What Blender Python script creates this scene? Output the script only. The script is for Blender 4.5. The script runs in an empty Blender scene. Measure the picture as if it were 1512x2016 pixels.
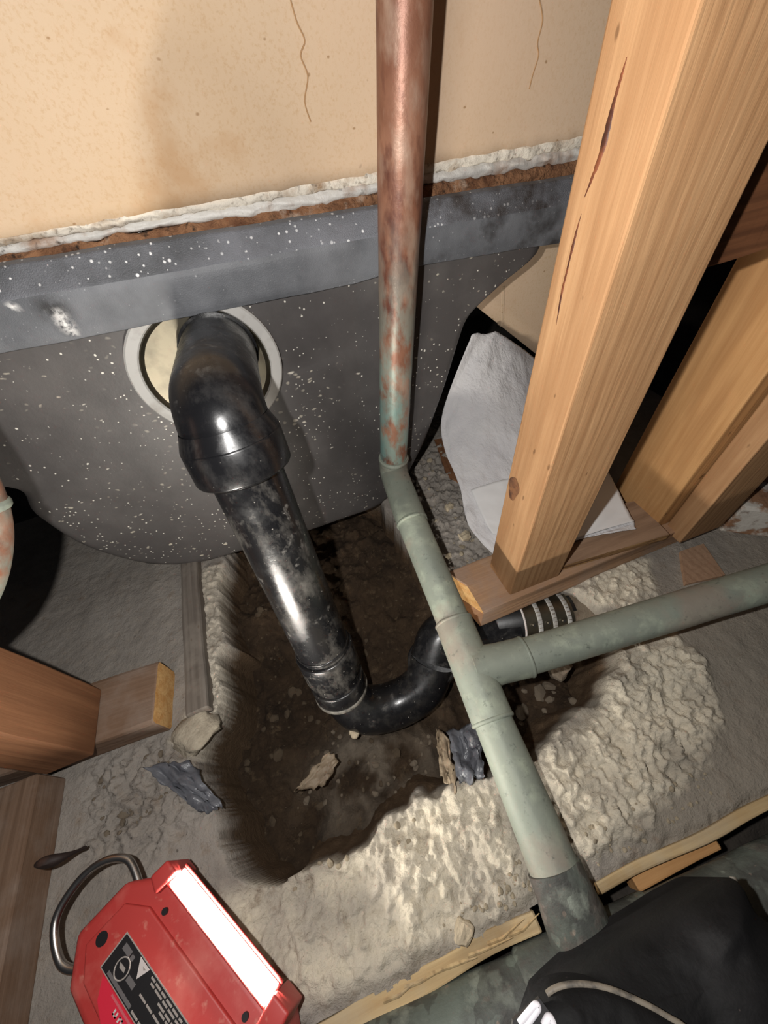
import bpy, bmesh, math, random
import numpy as np
from mathutils import Vector, Matrix, noise as mnoise

# ------------------------------------------------------------------ camera, world, lights, exposure
F = 757.0; H = 0.45                                   # focal length in pixels of the 1512x2016 frame, lens height above slab
def _n(v): v = np.array(v, float); return v / np.linalg.norm(v)
_N = _n((94, -642, 757))                              # straight down, in camera axes (right, up, forward)
_X = np.array((4454, 1553, 757.0)); _X = _n(_X - _N * _X.dot(_N))
_Y = _n(np.cross(_N, _X))
def ray(px, py):
    d = np.array(((px - 756) / F, (1008 - py) / F, 1.0))
    return np.array((d.dot(_X), d.dot(_Y), -d.dot(_N)))
CAM = np.array((0, 0, H))
def onz(px, py, z=0.0):
    r = ray(px, py); return Vector(CAM + r * ((z - H) / r[2]))
def ony(px, py, y):
    r = ray(px, py); return Vector(CAM + r * (y / r[1]))
def dep(px, py, d):
    return Vector(CAM + ray(px, py) * d)

sc = bpy.context.scene
cd = bpy.data.cameras.new('camera'); cam = bpy.data.objects.new('camera', cd)
sc.collection.objects.link(cam); sc.camera = cam
cd.sensor_fit = 'VERTICAL'; cd.sensor_height = 36.0; cd.lens = 36.0 * F / 2016.0
cd.clip_start = 0.005; cd.clip_end = 20
right = Vector((_X[0], _Y[0], -_N[0])); up = Vector((_X[1], _Y[1], -_N[1])); fwd = Vector((_X[2], _Y[2], -_N[2]))
m = Matrix.Identity(4)
for i in range(3):
    m[i][0] = right[i]; m[i][1] = up[i]; m[i][2] = -fwd[i]
m.translation = Vector(CAM); cam.matrix_world = m

wd = bpy.data.worlds.new('world'); sc.world = wd; wd.use_nodes = True
wd.node_tree.nodes['Background'].inputs[0].default_value = (0.9, 0.92, 1.0, 1)
wd.node_tree.nodes['Background'].inputs[1].default_value = 0.02
fl = bpy.data.lights.new('phone_flash', 'POINT'); fl.energy = 6.0; fl.color = (1.0, 0.975, 0.945); fl.shadow_soft_size = 0.004
flo = bpy.data.objects.new('phone_flash', fl); sc.collection.objects.link(flo)
flo.location = Vector(CAM) + right * -0.048 + up * 0.012 + fwd * -0.004
sc.view_settings.view_transform = 'Standard'; sc.view_settings.look = 'None'
sc.view_settings.exposure = 0.12; sc.view_settings.gamma = 1.0; sc.view_settings.use_curve_mapping = False

random.seed(7); rng = np.random.default_rng(5)
COL = sc.collection

# ------------------------------------------------------------------ materials
MATS = {}
def rgb(*c):
    return tuple((x / 255.0 / 12.92 if x / 255.0 <= 0.04045 else ((x / 255.0 + 0.055) / 1.055) ** 2.4) for x in c) + (1.0,)
class NT:
    def __init__(s, name):
        s.m = bpy.data.materials.new(name); s.m.use_nodes = True; s.t = s.m.node_tree
        s.b = s.t.nodes['Principled BSDF']; s.co = s.t.nodes.new('ShaderNodeTexCoord')
    def node(s, k, **kw):
        n = s.t.nodes.new(k)
        for a, v in kw.items(): setattr(n, a, v)
        return n
    def link(s, a, b): s.t.links.new(a, b)
    def vec(s, stretch=(1, 1, 1), warp=0.0, wscale=20.0):
        mp = s.node('ShaderNodeMapping'); mp.inputs['Scale'].default_value = stretch
        s.link(s.co.outputs['Object'], mp.inputs['Vector']); out = mp.outputs[0]
        if warp:
            n = s.node('ShaderNodeTexNoise'); n.inputs['Scale'].default_value = wscale; n.inputs['Detail'].default_value = 3
            s.link(out, n.inputs['Vector'])
            a = s.node('ShaderNodeVectorMath', operation='SUBTRACT'); a.inputs[1].default_value = (.5, .5, .5)
            s.link(n.outputs['Color'], a.inputs[0])
            b = s.node('ShaderNodeVectorMath', operation='MULTIPLY_ADD'); b.inputs[1].default_value = (warp,) * 3
            s.link(a.outputs[0], b.inputs[0]); s.link(out, b.inputs[2]); out = b.outputs[0]
        return out
    def rng(s, val, lo, hi, t0=0.0, t1=1.0):
        r = s.node('ShaderNodeMapRange'); r.inputs['From Min'].default_value = lo; r.inputs['From Max'].default_value = hi
        r.inputs['To Min'].default_value = t0; r.inputs['To Max'].default_value = t1
        s.link(val, r.inputs['Value']); return r.outputs[0]
    def mul(s, a, b):
        n = s.node('ShaderNodeMath', operation='MULTIPLY'); s.link(a, n.inputs[0])
        if isinstance(b, float): n.inputs[1].default_value = b
        else: s.link(b, n.inputs[1])
        return n.outputs[0]
    def fac(s, L):
        k = L['k']; v = s.vec(L.get('stretch', (1, 1, 1)), L.get('warp', 0), L.get('wscale', 20))
        if k == 'noise':
            n = s.node('ShaderNodeTexNoise'); n.inputs['Scale'].default_value = L['scale']; n.inputs['Detail'].default_value = L.get('detail', 5)
            n.inputs['Roughness'].default_value = L.get('rough', .6); s.link(v, n.inputs['Vector']); val = n.outputs['Fac']
        elif k == 'wave':
            n = s.node('ShaderNodeTexWave'); n.inputs['Scale'].default_value = L['scale']; n.inputs['Distortion'].default_value = L.get('dist', 4)
            n.inputs['Detail'].default_value = 3; n.inputs['Detail Scale'].default_value = 1.5; s.link(v, n.inputs['Vector']); val = n.outputs['Fac']
        elif k == 'spots':
            n = s.node('ShaderNodeTexVoronoi'); n.inputs['Scale'].default_value = L['scale']; s.link(v, n.inputs['Vector'])
            sp = s.node('ShaderNodeSeparateColor'); s.link(n.outputs['Color'], sp.inputs[0])
            sz = s.rng(sp.outputs[1], 0, 1, L['r'] * .35, L['r'])
            q = s.node('ShaderNodeMath', operation='SUBTRACT'); s.link(sz, q.inputs[0]); s.link(n.outputs['Distance'], q.inputs[1])
            val = s.mul(s.rng(q.outputs[0], 0, L['r'] * L.get('soft', .35)), s.rng(sp.outputs[0], L['thr'], L['thr'] + .01))
        elif k == 'crack':
            n = s.node('ShaderNodeTexVoronoi', feature='DISTANCE_TO_EDGE'); n.inputs['Scale'].default_value = L['scale']
            s.link(v, n.inputs['Vector']); val = n.outputs['Distance']
        elif k == 'attr':
            n = s.node('ShaderNodeAttribute', attribute_name=L['name']); val = n.outputs['Fac']
        elif k == 'axis':
            sp = s.node('ShaderNodeSeparateXYZ'); s.link(v, sp.inputs[0]); val = sp.outputs[L['axis']]
        if 'lo' in L: val = s.rng(val, L['lo'], L['hi'])
        if 'mask' in L: val = s.mul(val, s.fac(L['mask']))
        if 'amt' in L: val = s.mul(val, float(L['amt']))
        return val
def M(name, c0, layers=(), rough=.6, metal=0.0, bumps=(), spec=.5, rlayers=(), emit=None, **kw):
    if name in MATS: return MATS[name]
    s = NT(name); s.m.diffuse_color = c0
    s.b.inputs['Roughness'].default_value = rough; s.b.inputs['Metallic'].default_value = metal
    s.b.inputs['Specular IOR Level'].default_value = spec
    s.b.inputs['Base Color'].default_value = c0; col = None
    for L in layers:
        mx = s.node('ShaderNodeMix', data_type='RGBA'); f = s.fac(L); s.link(f, mx.inputs[0])
        if col is None: mx.inputs[6].default_value = c0
        else: s.link(col, mx.inputs[6])
        mx.inputs[7].default_value = L['c']; col = mx.outputs[2]
    if col is not None: s.link(col, s.b.inputs['Base Color'])
    rv = None
    for L in rlayers:
        mx = s.node('ShaderNodeMix', data_type='FLOAT'); s.link(s.fac(L), mx.inputs[0])
        if rv is None: mx.inputs[2].default_value = rough
        else: s.link(rv, mx.inputs[2])
        mx.inputs[3].default_value = L['v']; rv = mx.outputs[0]
    if rv is not None: s.link(rv, s.b.inputs['Roughness'])
    nrm = None
    for L in bumps:
        b = s.node('ShaderNodeBump'); b.inputs['Strength'].default_value = L.get('s', .5); b.inputs['Distance'].default_value = L.get('d', .002)
        s.link(s.fac(L), b.inputs['Height'])
        if nrm is not None: s.link(nrm, b.inputs['Normal'])
        nrm = b.outputs[0]
    if nrm is not None: s.link(nrm, s.b.inputs['Normal'])
    if emit:
        s.b.inputs['Emission Color'].default_value = emit[0]; s.b.inputs['Emission Strength'].default_value = emit[1]
    for k, v in kw.items(): s.b.inputs[k].default_value = v
    MATS[name] = s.m; return s.m

def wood(name, c0, c1, c2, dirt=None, knots=True, specks=False):
    st = (1, 1, .045)
    L = [dict(k='noise', scale=260, detail=4, stretch=st, lo=.35, hi=.75, c=c1, warp=.012, wscale=9, amt=.7),
         dict(k='wave', scale=34, dist=7, stretch=(1, .55, .05), lo=.55, hi=1.0, c=c2, amt=.4),
         dict(k='noise', scale=9, detail=4, lo=.45, hi=.75, c=c1, amt=.6)]
    if knots: L.append(dict(k='spots', scale=26, r=.10, thr=.8, stretch=(1, 1, .5), warp=.01, wscale=40, c=rgb(70, 42, 24), amt=.85))
    L.append(dict(k='spots', scale=120, r=.22, thr=.86, stretch=(1, 1, .4), warp=.006, wscale=60, c=rgb(80, 52, 30), amt=.6))
    if specks: L.append(dict(k='spots', scale=85, r=.30, thr=.78, stretch=(1, 1, .5), warp=.008, wscale=50, c=rgb(92, 58, 32), amt=.8))
    if dirt: L.append(dict(k='noise', scale=22, detail=6, lo=.45, hi=.7, c=dirt, amt=.8))
    return M(name, c0, L, rough=.75, spec=.25, bumps=[dict(k='noise', scale=300, stretch=st, s=.35, d=.0012), dict(k='noise', scale=60, s=.15, d=.002)])

w_fir = wood('fir_wood', rgb(176, 138, 100), rgb(150, 110, 74), rgb(126, 88, 56))
w_fir2 = wood('fir_wood_orange', rgb(188, 144, 96), rgb(164, 118, 72), rgb(142, 100, 62), specks=True)
w_plate = wood('weathered_plate_wood', rgb(168, 134, 104), rgb(140, 108, 84), rgb(112, 84, 64), dirt=rgb(150, 130, 116))
w_brown = wood('brown_wood', rgb(132, 92, 64), rgb(106, 70, 46), rgb(90, 58, 38))
w_block = wood('shaded_rough_wood', rgb(112, 72, 46), rgb(78, 46, 28), rgb(60, 34, 20))  # brown wood, darkened to paint in the shadow on the block
w_form = wood('form_board_wood', rgb(196, 172, 130), rgb(160, 130, 90), rgb(96, 72, 48), dirt=rgb(178, 164, 138))
w_grey = wood('grey_weathered_wood', rgb(120, 112, 104), rgb(98, 90, 82), rgb(80, 72, 66), dirt=rgb(140, 132, 122), knots=False)
w_dusty = wood('dusty_wood', rgb(128, 104, 86), rgb(104, 80, 62), rgb(90, 68, 52), dirt=rgb(140, 124, 112))
m_endgrain = M('end_grain', rgb(206, 166, 112), [dict(k='noise', scale=90, lo=.4, hi=.7, c=rgb(180, 128, 70)), dict(k='noise', scale=420, lo=.5, hi=.7, c=rgb(150, 104, 56), amt=.6)], rough=.85, spec=.2,
    bumps=[dict(k='noise', scale=500, s=.4, d=.001)])
m_dry = M('drywall_paper', rgb(201, 178, 152), [
    dict(k='noise', scale=4, detail=3, lo=.35, hi=.7, c=rgb(190, 160, 124), amt=.6),
    dict(k='noise', scale=500, lo=.5, hi=.75, c=rgb(176, 140, 98), amt=.5),
    dict(k='spots', scale=30, r=.13, thr=.7, warp=.012, wscale=60, c=rgb(112, 84, 60), amt=.75), dict(k='noise', scale=11, detail=5, lo=.6, hi=.72, c=rgb(178, 138, 96), amt=.55), dict(k='noise', scale=3, detail=2, lo=.5, hi=.75, c=rgb(214, 184, 158), amt=.6),
    dict(k='spots', scale=120, r=.16, thr=.75, warp=.004, wscale=90, stretch=(.6, 1, 1), c=rgb(150, 118, 84), amt=.8)],
    rough=.85, spec=.15, bumps=[dict(k='noise', scale=350, s=.12, d=.001)])
m_gyp = M('gypsum_edge', rgb(214, 206, 192), [dict(k='noise', scale=60, lo=.5, hi=.75, c=rgb(150, 124, 96)), dict(k='noise', scale=200, lo=.55, hi=.7, c=rgb(90, 76, 60), amt=.7)], rough=.9,
    bumps=[dict(k='noise', scale=160, s=.6, d=.003)])
m_caulk = M('white_caulk', rgb(205, 202, 196), [dict(k='noise', scale=24, detail=6, lo=.55, hi=.7, c=rgb(150, 112, 82), amt=.8), dict(k='noise', scale=90, detail=6, lo=.62, hi=.72, c=rgb(60, 46, 34))], rough=.55,
    bumps=[dict(k='noise', scale=70, s=.5, d=.004)])
m_rot = M('rotted_wood', rgb(150, 108, 76), [dict(k='noise', scale=40, detail=7, lo=.4, hi=.65, c=rgb(92, 56, 34)), dict(k='noise', scale=25, detail=6, lo=.56, hi=.68, c=rgb(186, 168, 150)),
    dict(k='noise', scale=120, detail=6, lo=.58, hi=.7, c=rgb(44, 30, 20))], rough=.9, bumps=[dict(k='noise', scale=150, s=.9, d=.006)])
def tubmat(name, base, amt, zspots=True):
    L = [dict(k='noise', scale=14, detail=6, lo=.4, hi=.7, c=rgb(104, 100, 98), amt=.5), dict(k='noise', scale=6, lo=.5, hi=.8, c=rgb(74, 70, 70), amt=.8),
         dict(k='spots', scale=70, r=.20, thr=.66, warp=.014, wscale=60, stretch=(.6, 1, 1.1), c=rgb(196, 190, 178), amt=amt),
         dict(k='spots', scale=150, r=.34, thr=.45, warp=.008, wscale=90, stretch=(.7, 1, 1), c=rgb(206, 198, 180), amt=amt, mask=dict(k='noise', scale=7, detail=3, lo=.46, hi=.62)),
         dict(k='spots', scale=260, r=.3, thr=.7, warp=.003, wscale=90, c=rgb(220, 216, 205), amt=amt)]
    return M(name, base, L, rough=.5, spec=.4, bumps=[dict(k='noise', scale=260, s=.15, d=.001)])
m_tub = tubmat('tub_enamel_underside', rgb(72, 69, 68), .9)
m_rim = M('tub_rim_coating', rgb(104, 106, 110), [dict(k='noise', scale=18, detail=6, lo=.42, hi=.7, c=rgb(74, 76, 80)),
    dict(k='noise', scale=10, detail=7, lo=.6, hi=.68, c=rgb(150, 124, 88), mask=dict(k='axis', axis=0, lo=.12, hi=.2)),
    dict(k='noise', scale=26, detail=6, lo=.5, hi=.66, c=rgb(44, 42, 42), mask=dict(k='axis', axis=0, lo=.12, hi=.2), amt=.9),
    dict(k='spots', scale=300, r=.26, thr=.7, c=rgb(180, 180, 182), amt=.5),
    dict(k='attr', name='scuff', c=rgb(40, 40, 42), mask=dict(k='noise', scale=70, lo=.35, hi=.5)), dict(k='attr', name='smear', c=rgb(215, 213, 210), mask=dict(k='noise', scale=160, lo=.42, hi=.55))], rough=.48, spec=.5,
    bumps=[dict(k='noise', scale=1100, s=.4, d=.0008)])
m_rimtop = M('tub_rim_grit_sparkle', rgb(112, 114, 120), [dict(k='noise', scale=20, detail=6, lo=.42, hi=.7, c=rgb(80, 82, 86)),
    dict(k='spots', scale=270, r=.42, thr=.62, c=rgb(245, 245, 245), mask=dict(k='noise', scale=9, lo=.30, hi=.5)),  # near-white dots paint the sparkle of the gritty rim band
    dict(k='noise', scale=26, detail=6, lo=.45, hi=.62, c=rgb(50, 42, 38), mask=dict(k='axis', axis=0, lo=.12, hi=.18), amt=.9)],
    rough=.35, spec=.6, bumps=[dict(k='noise', scale=1200, s=.7, d=.001)])
m_gask = M('grey_white_gasket', rgb(168, 166, 162), [dict(k='noise', scale=50, detail=6, lo=.5, hi=.75, c=rgb(140, 136, 130)), dict(k='noise', scale=20, detail=6, lo=.66, hi=.7, c=rgb(110, 104, 98), amt=.7)], rough=.7)
m_steel = M('brushed_steel', rgb(118, 112, 98), [dict(k='noise', scale=60, lo=.4, hi=.7, c=rgb(96, 92, 82))], rough=.45, metal=1.0)
m_chrome = M('chromed_steel', rgb(200, 195, 190), rough=.28, metal=1.0)
def absmat(name, dust, amt):
    return M(name, rgb(19, 19, 21), [dict(k='noise', scale=28, detail=7, rough=.7, lo=.5, hi=.75, c=dust, amt=amt, stretch=(1.4, 1.4, .7)),
        dict(k='noise', scale=110, detail=6, lo=.58, hi=.72, c=rgb(150, 146, 140), amt=amt * .8, mask=dict(k='noise', scale=14, lo=.5, hi=.62)),
        dict(k='spots', scale=240, r=.2, thr=.8, c=rgb(170, 165, 158), amt=min(1, amt))],
        rough=.24, spec=.5, rlayers=[dict(k='noise', scale=28, detail=7, rough=.7, lo=.45, hi=.7, v=.55)], bumps=[dict(k='noise', scale=160, s=.08, d=.001)])
m_abs = absmat('black_abs', rgb(90, 88, 86), .28)
m_absd = absmat('dusty_black_abs', rgb(120, 116, 110), .6)
m_abst = absmat('trap_black_abs', rgb(80, 77, 72), .45)
m_rubber = M('black_rubber', rgb(20, 20, 21), rough=.42, bumps=[dict(k='noise', scale=200, s=.1, d=.001)])
m_scrape = M('scraped_abs_edge', rgb(120, 116, 108), [dict(k='noise', scale=90, lo=.4, hi=.6, c=rgb(40, 38, 36))], rough=.6)
m_cop = M('brown_copper', rgb(122, 82, 64), [
    dict(k='noise', scale=26, detail=6, lo=.42, hi=.68, c=rgb(154, 112, 90), stretch=(1, 1, .6)),
    dict(k='noise', scale=45, detail=7, lo=.52, hi=.66, c=rgb(94, 58, 48), stretch=(1, 1, .5)),
    dict(k='noise', scale=34, detail=6, lo=.5, hi=.66, c=rgb(166, 140, 122), amt=.9, stretch=(1, 1, .45)),
    dict(k='noise', scale=60, detail=7, lo=.40, hi=.54, c=rgb(134, 150, 140), stretch=(1, 1, .5), mask=dict(k='axis', axis=2, lo=.38, hi=.21)),
    dict(k='noise', scale=22, detail=6, lo=.52, hi=.6, c=rgb(118, 148, 142), stretch=(1, 1, .5), mask=dict(k='axis', axis=2, lo=.27, hi=.17))],
    rough=.42, metal=.25, spec=.4, bumps=[dict(k='noise', scale=120, detail=6, s=.3, d=.0015)])
m_pat = M('green_patina_copper', rgb(134, 140, 128), [
    dict(k='noise', scale=16, detail=6, lo=.4, hi=.7, c=rgb(116, 123, 114)),
    dict(k='noise', scale=40, detail=7, lo=.52, hi=.7, c=rgb(160, 168, 150), amt=.8),
    dict(k='noise', scale=11, detail=4, lo=.54, hi=.64, c=rgb(142, 128, 116), amt=.6),
    dict(k='noise', scale=150, detail=6, rough=.7, lo=.59, hi=.72, c=rgb(66, 72, 66), amt=.7),
    dict(k='spots', scale=46, r=.13, thr=.9, warp=.01, wscale=50, c=rgb(152, 98, 88), amt=.7)],
    rough=.6, metal=.1, spec=.35, bumps=[dict(k='noise', scale=170, detail=5, s=.25, d=.001)])
m_patd = M('dark_patina_copper', rgb(104, 112, 104), [
    dict(k='noise', scale=22, detail=7, lo=.42, hi=.6, c=rgb(78, 80, 76)), dict(k='noise', scale=40, detail=7, lo=.54, hi=.64, c=rgb(128, 134, 124)),
    dict(k='noise', scale=15, detail=6, lo=.58, hi=.68, c=rgb(112, 98, 92)), dict(k='spots', scale=130, r=.3, thr=.8, warp=.01, wscale=80, c=rgb(150, 132, 118), amt=.6),
    dict(k='noise', scale=26, detail=3, lo=.495, hi=.505, c=rgb(56, 54, 52), amt=.5)],
    rough=.6, metal=.1, spec=.35, bumps=[dict(k='noise', scale=60, detail=6, s=.6, d=.003)])
m_iron = M('old_drain_metal', rgb(120, 108, 92), [dict(k='noise', scale=40, detail=6, lo=.45, hi=.65, c=rgb(82, 70, 56))], rough=.8, bumps=[dict(k='noise', scale=90, s=.6, d=.003)])
CON = dict(rough=.92, spec=.15)
m_slab = M('slab_concrete', rgb(160, 153, 145), [
    dict(k='noise', scale=12, detail=7, lo=.38, hi=.7, c=rgb(134, 127, 119)),
    dict(k='noise', scale=90, detail=6, lo=.5, hi=.72, c=rgb(164, 154, 142), amt=.6),
    dict(k='spots', scale=95, r=.13, thr=.82, warp=.006, wscale=80, c=rgb(70, 62, 56), amt=.7),
    dict(k='attr', name='tanc', c=rgb(150, 142, 130)),
    dict(k='attr', name='mortar', c=rgb(216, 206, 186)),
    dict(k='noise', scale=55, detail=7, rough=.7, lo=.56, hi=.72, c=rgb(136, 120, 104), amt=.75),
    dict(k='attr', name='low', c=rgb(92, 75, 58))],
    bumps=[dict(k='noise', scale=75, detail=8, rough=.7, s=.75, d=.005), dict(k='noise', scale=420, detail=4, s=.6, d=.0016)], **CON)
m_soil = M('damp_soil', rgb(82, 65, 48), [
    dict(k='noise', scale=18, detail=8, rough=.7, lo=.4, hi=.65, c=rgb(52, 40, 29)),
    dict(k='attr', name='pale', c=rgb(154, 142, 126)),
    dict(k='noise', scale=70, detail=8, rough=.75, lo=.55, hi=.7, c=rgb(120, 101, 78), amt=.8),
    dict(k='spots', scale=150, r=.3, thr=.82, warp=.01, wscale=70, c=rgb(134, 120, 98), amt=.6)], rough=.8, spec=.3,
    bumps=[dict(k='noise', scale=130, detail=8, rough=.75, s=1.0, d=.006)])
m_ground = M('dark_ground', rgb(60, 54, 48), [dict(k='noise', scale=30, detail=7, lo=.45, hi=.65, c=rgb(36, 32, 28))], rough=.95, bumps=[dict(k='noise', scale=90, s=.8, d=.004)])
m_stone = M('dusty_stone', rgb(128, 116, 100), [dict(k='noise', scale=40, detail=6, lo=.4, hi=.7, c=rgb(96, 84, 70))], rough=.9, bumps=[dict(k='noise', scale=200, s=.5, d=.002)])
m_stone2 = M('pale_mortar_chunk', rgb(186, 172, 148), [dict(k='noise', scale=60, detail=6, lo=.4, hi=.7, c=rgb(150, 136, 114))], rough=.95, bumps=[dict(k='noise', scale=200, s=.6, d=.002)])
m_stone3 = M('soil_stone', rgb(92, 78, 60), [dict(k='noise', scale=50, detail=6, lo=.4, hi=.7, c=rgb(64, 52, 40))], rough=.85, bumps=[dict(k='noise', scale=200, s=.5, d=.002)])
m_towel = M('paper_towel', rgb(214, 212, 212), [dict(k='noise', scale=20, lo=.4, hi=.7, c=rgb(204, 202, 204))], rough=.95, spec=.1,
    bumps=[dict(k='noise', scale=60, detail=4, stretch=(1, .4, 1), s=.7, d=.005), dict(k='noise', scale=300, s=.5, d=.0015)])
m_paper = M('white_sheet', rgb(222, 221, 220), rough=.8, spec=.2, bumps=[dict(k='noise', scale=120, s=.1, d=.001)])
m_ply = M('plywood_face', rgb(150, 122, 98), [dict(k='noise', scale=120, stretch=(.08, 1, 1), lo=.4, hi=.7, c=rgb(116, 90, 70))], rough=.85)
m_plyedge = M('plywood_edge', rgb(190, 148, 96), [dict(k='noise', scale=200, stretch=(.1, .1, 1.6), lo=.4, hi=.6, c=rgb(110, 76, 46))], rough=.9)
m_red = M('dusty_red_plastic', rgb(176, 58, 54), [dict(k='noise', scale=30, detail=6, lo=.5, hi=.75, c=rgb(196, 108, 98), amt=.75), dict(k='noise', scale=90, lo=.6, hi=.75, c=rgb(214, 170, 150), amt=.4)], rough=.5)
m_red2 = M('bright_red_sticker', rgb(206, 40, 62), rough=.45)
m_black = M('black_plastic', rgb(24, 22, 24), rough=.5)
m_white = M('white_print', rgb(196, 188, 184), rough=.7)
m_pale = M('pale_print', rgb(150, 142, 136), rough=.7)
m_rline = M('rose_sticker_band', rgb(196, 92, 100), rough=.5)
m_lamp = M('lit_lamp_lens', (1, 1, 1, 1), rough=.4, emit=((1.0, 0.95, 0.86, 1), 430.0))
m_cloth = M('black_nylon', rgb(13, 13, 14), [dict(k='noise', scale=14, detail=6, lo=.5, hi=.75, c=rgb(36, 35, 36), amt=.6), dict(k='spots', scale=150, r=.12, thr=.8, c=rgb(90, 76, 74), amt=.6)], rough=.75, spec=.25, bumps=[dict(k='noise', scale=40, s=.35, d=.005)])
m_pipe_seam = M('worn_piping', rgb(120, 112, 100), [dict(k='noise', scale=120, lo=.45, hi=.65, c=rgb(56, 54, 52))], rough=.6)
m_film = M('grey_plastic_film', rgb(92, 94, 100), [dict(k='noise', scale=30, detail=6, lo=.45, hi=.7, c=rgb(60, 60, 66)), dict(k='noise', scale=50, detail=6, lo=.6, hi=.7, c=rgb(150, 150, 150), amt=.7)], rough=.35, spec=.5, bumps=[dict(k='noise', scale=60, s=.5, d=.004)])
m_filmw = M('tan_plastic_film', rgb(150, 134, 112), [dict(k='noise', scale=30, detail=6, lo=.4, hi=.7, c=rgb(116, 100, 82))], rough=.6, bumps=[dict(k='noise', scale=60, s=.5, d=.004)])
m_dark = M('dark_scrap', rgb(40, 28, 24), [dict(k='noise', scale=60, lo=.5, hi=.7, c=rgb(70, 48, 38))], rough=.7)
m_spat = M('paint_spattered_wood', rgb(150, 112, 84), [dict(k='noise', scale=30, detail=6, lo=.47, hi=.55, c=rgb(206, 200, 190)), dict(k='noise', scale=70, detail=5, lo=.55, hi=.7, c=rgb(104, 70, 48), amt=.8)], rough=.85, bumps=[dict(k='noise', scale=60, s=.5, d=.004)])

# ------------------------------------------------------------------ mesh helpers
def ob(name, verts, faces, mat, parent=None, smooth=False, mats=None, fmat=None):
    me = bpy.data.meshes.new(name); me.from_pydata([tuple(v) for v in verts], [], faces); me.update()
    return link(name, me, mat, parent, smooth, mats, fmat)
def link(name, me, mat, parent=None, smooth=False, mats=None, fmat=None):
    for mm in (mats or [mat]): me.materials.append(mm)
    if fmat is not None: me.polygons.foreach_set('material_index', fmat)
    if smooth: me.polygons.foreach_set('use_smooth', [True] * len(me.polygons))
    o = bpy.data.objects.new(name, me); COL.objects.link(o)
    if parent is not None: attach(o, parent)
    return o
def attach(o, parent):
    o.parent = parent; o.matrix_parent_inverse = parent.matrix_basis.inverted()
def tag(o, label=None, cat=None, group=None, kind=None):
    if label: o['label'] = label
    if cat: o['category'] = cat
    if group: o['group'] = group
    if kind: o['kind'] = kind
    return o
def thing(name, loc, label, cat, group=None):
    e = bpy.data.objects.new(name, None); COL.objects.link(e); e.location = loc; e.empty_display_size = .02
    return tag(e, label, cat, group)
def frame_from(axis, side=None):
    z = Vector(axis).normalized()
    s = Vector(side) if side is not None else (Vector((0, 0, 1)) if abs(z.z) < .9 else Vector((1, 0, 0)))
    x = s - z * s.dot(z); x.normalize(); return x, z.cross(x), z
def beam(name, p0, p1, w, d, mat, side=(1, 0, 0), parent=None, bev=.0015, nseg=14, wob=.0006, endmat=None, seed=0):
    """board of section w (along side) x d, from p0 to p1, built along its local Z so the grain follows it"""
    p0, p1 = Vector(p0), Vector(p1); x, y, z = frame_from(p1 - p0, side); L = (p1 - p0).length
    prof = []
    for sx, sy in ((1, 1), (-1, 1), (-1, -1), (1, -1)):
        cx, cy = sx * (w / 2 - bev), sy * (d / 2 - bev)
        a0 = math.atan2(sy, sx) - math.pi / 4
        for k in range(3):
            a = a0 + k * math.pi / 4; prof.append((cx + bev * math.cos(a), cy + bev * math.sin(a)))
    n = len(prof); V = []; Fc = []; fm = []
    ts = [0, .0015 / L] + [i / nseg for i in range(1, nseg)] + [1 - .0015 / L, 1]
    for i, t in enumerate(ts):
        k = 1 - (.0012 / max(w, d) * 2 if i in (0, len(ts) - 1) else 0)
        for (a, b) in prof:
            q = mnoise.noise(Vector((a * 40 + seed * 7.1, b * 40, t * L * 14))) * wob * 2
            V.append((a * k + q, b * k + q, t * L))
    for i in range(len(ts) - 1):
        for j in range(n):
            Fc.append((i * n + j, i * n + (j + 1) % n, (i + 1) * n + (j + 1) % n, (i + 1) * n + j)); fm.append(0)
    Fc.append(tuple(reversed(range(n)))); fm.append(1 if endmat else 0)
    Fc.append(tuple(range((len(ts) - 1) * n, len(ts) * n))); fm.append(1 if endmat else 0)
    o = ob(name, V, Fc, mat, None, False, [mat, endmat] if endmat else None, fm)
    mw = Matrix.Identity(4)
    for i in range(3): mw[i][0], mw[i][1], mw[i][2] = x[i], y[i], z[i]
    mw.translation = p0; o.matrix_basis = mw
    if parent is not None: attach(o, parent)
    return o
def smooth_path(pts, per=8):
    P = [Vector(p) for p in pts]; out = []
    for i in range(len(P) - 1):
        a, b, c, d = P[max(i - 1, 0)], P[i], P[i + 1], P[min(i + 2, len(P) - 1)]
        for k in range(per):
            t = k / per
            out.append(.5 * ((2 * b) + (c - a) * t + (2 * a - 5 * b + 4 * c - d) * t * t + (3 * b - a - 3 * c + d) * t ** 3))
    out.append(P[-1]); return out
def fillet(pts, r, n=10):
    """polyline with rounded corners"""
    P = [Vector(p) for p in pts]; out = [P[0]]
    for i in range(1, len(P) - 1):
        a = (P[i - 1] - P[i]); b = (P[i + 1] - P[i]); ang = a.angle(b)
        t = min(r / math.tan(ang / 2), a.length * .49, b.length * .49)
        s, e = P[i] + a.normalized() * t, P[i] + b.normalized() * t
        rr = t * math.tan(ang / 2); bis = (a.normalized() + b.normalized()).normalized(); c = P[i] + bis * (rr / math.sin(ang / 2))
        u, v = s - c, e - c; th = u.angle(v)
        for k in range(n + 1):
            q = k / n; out.append(c + (u * math.sin((1 - q) * th) + v * math.sin(q * th)) / math.sin(th))
    out.append(P[-1]); return out
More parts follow.
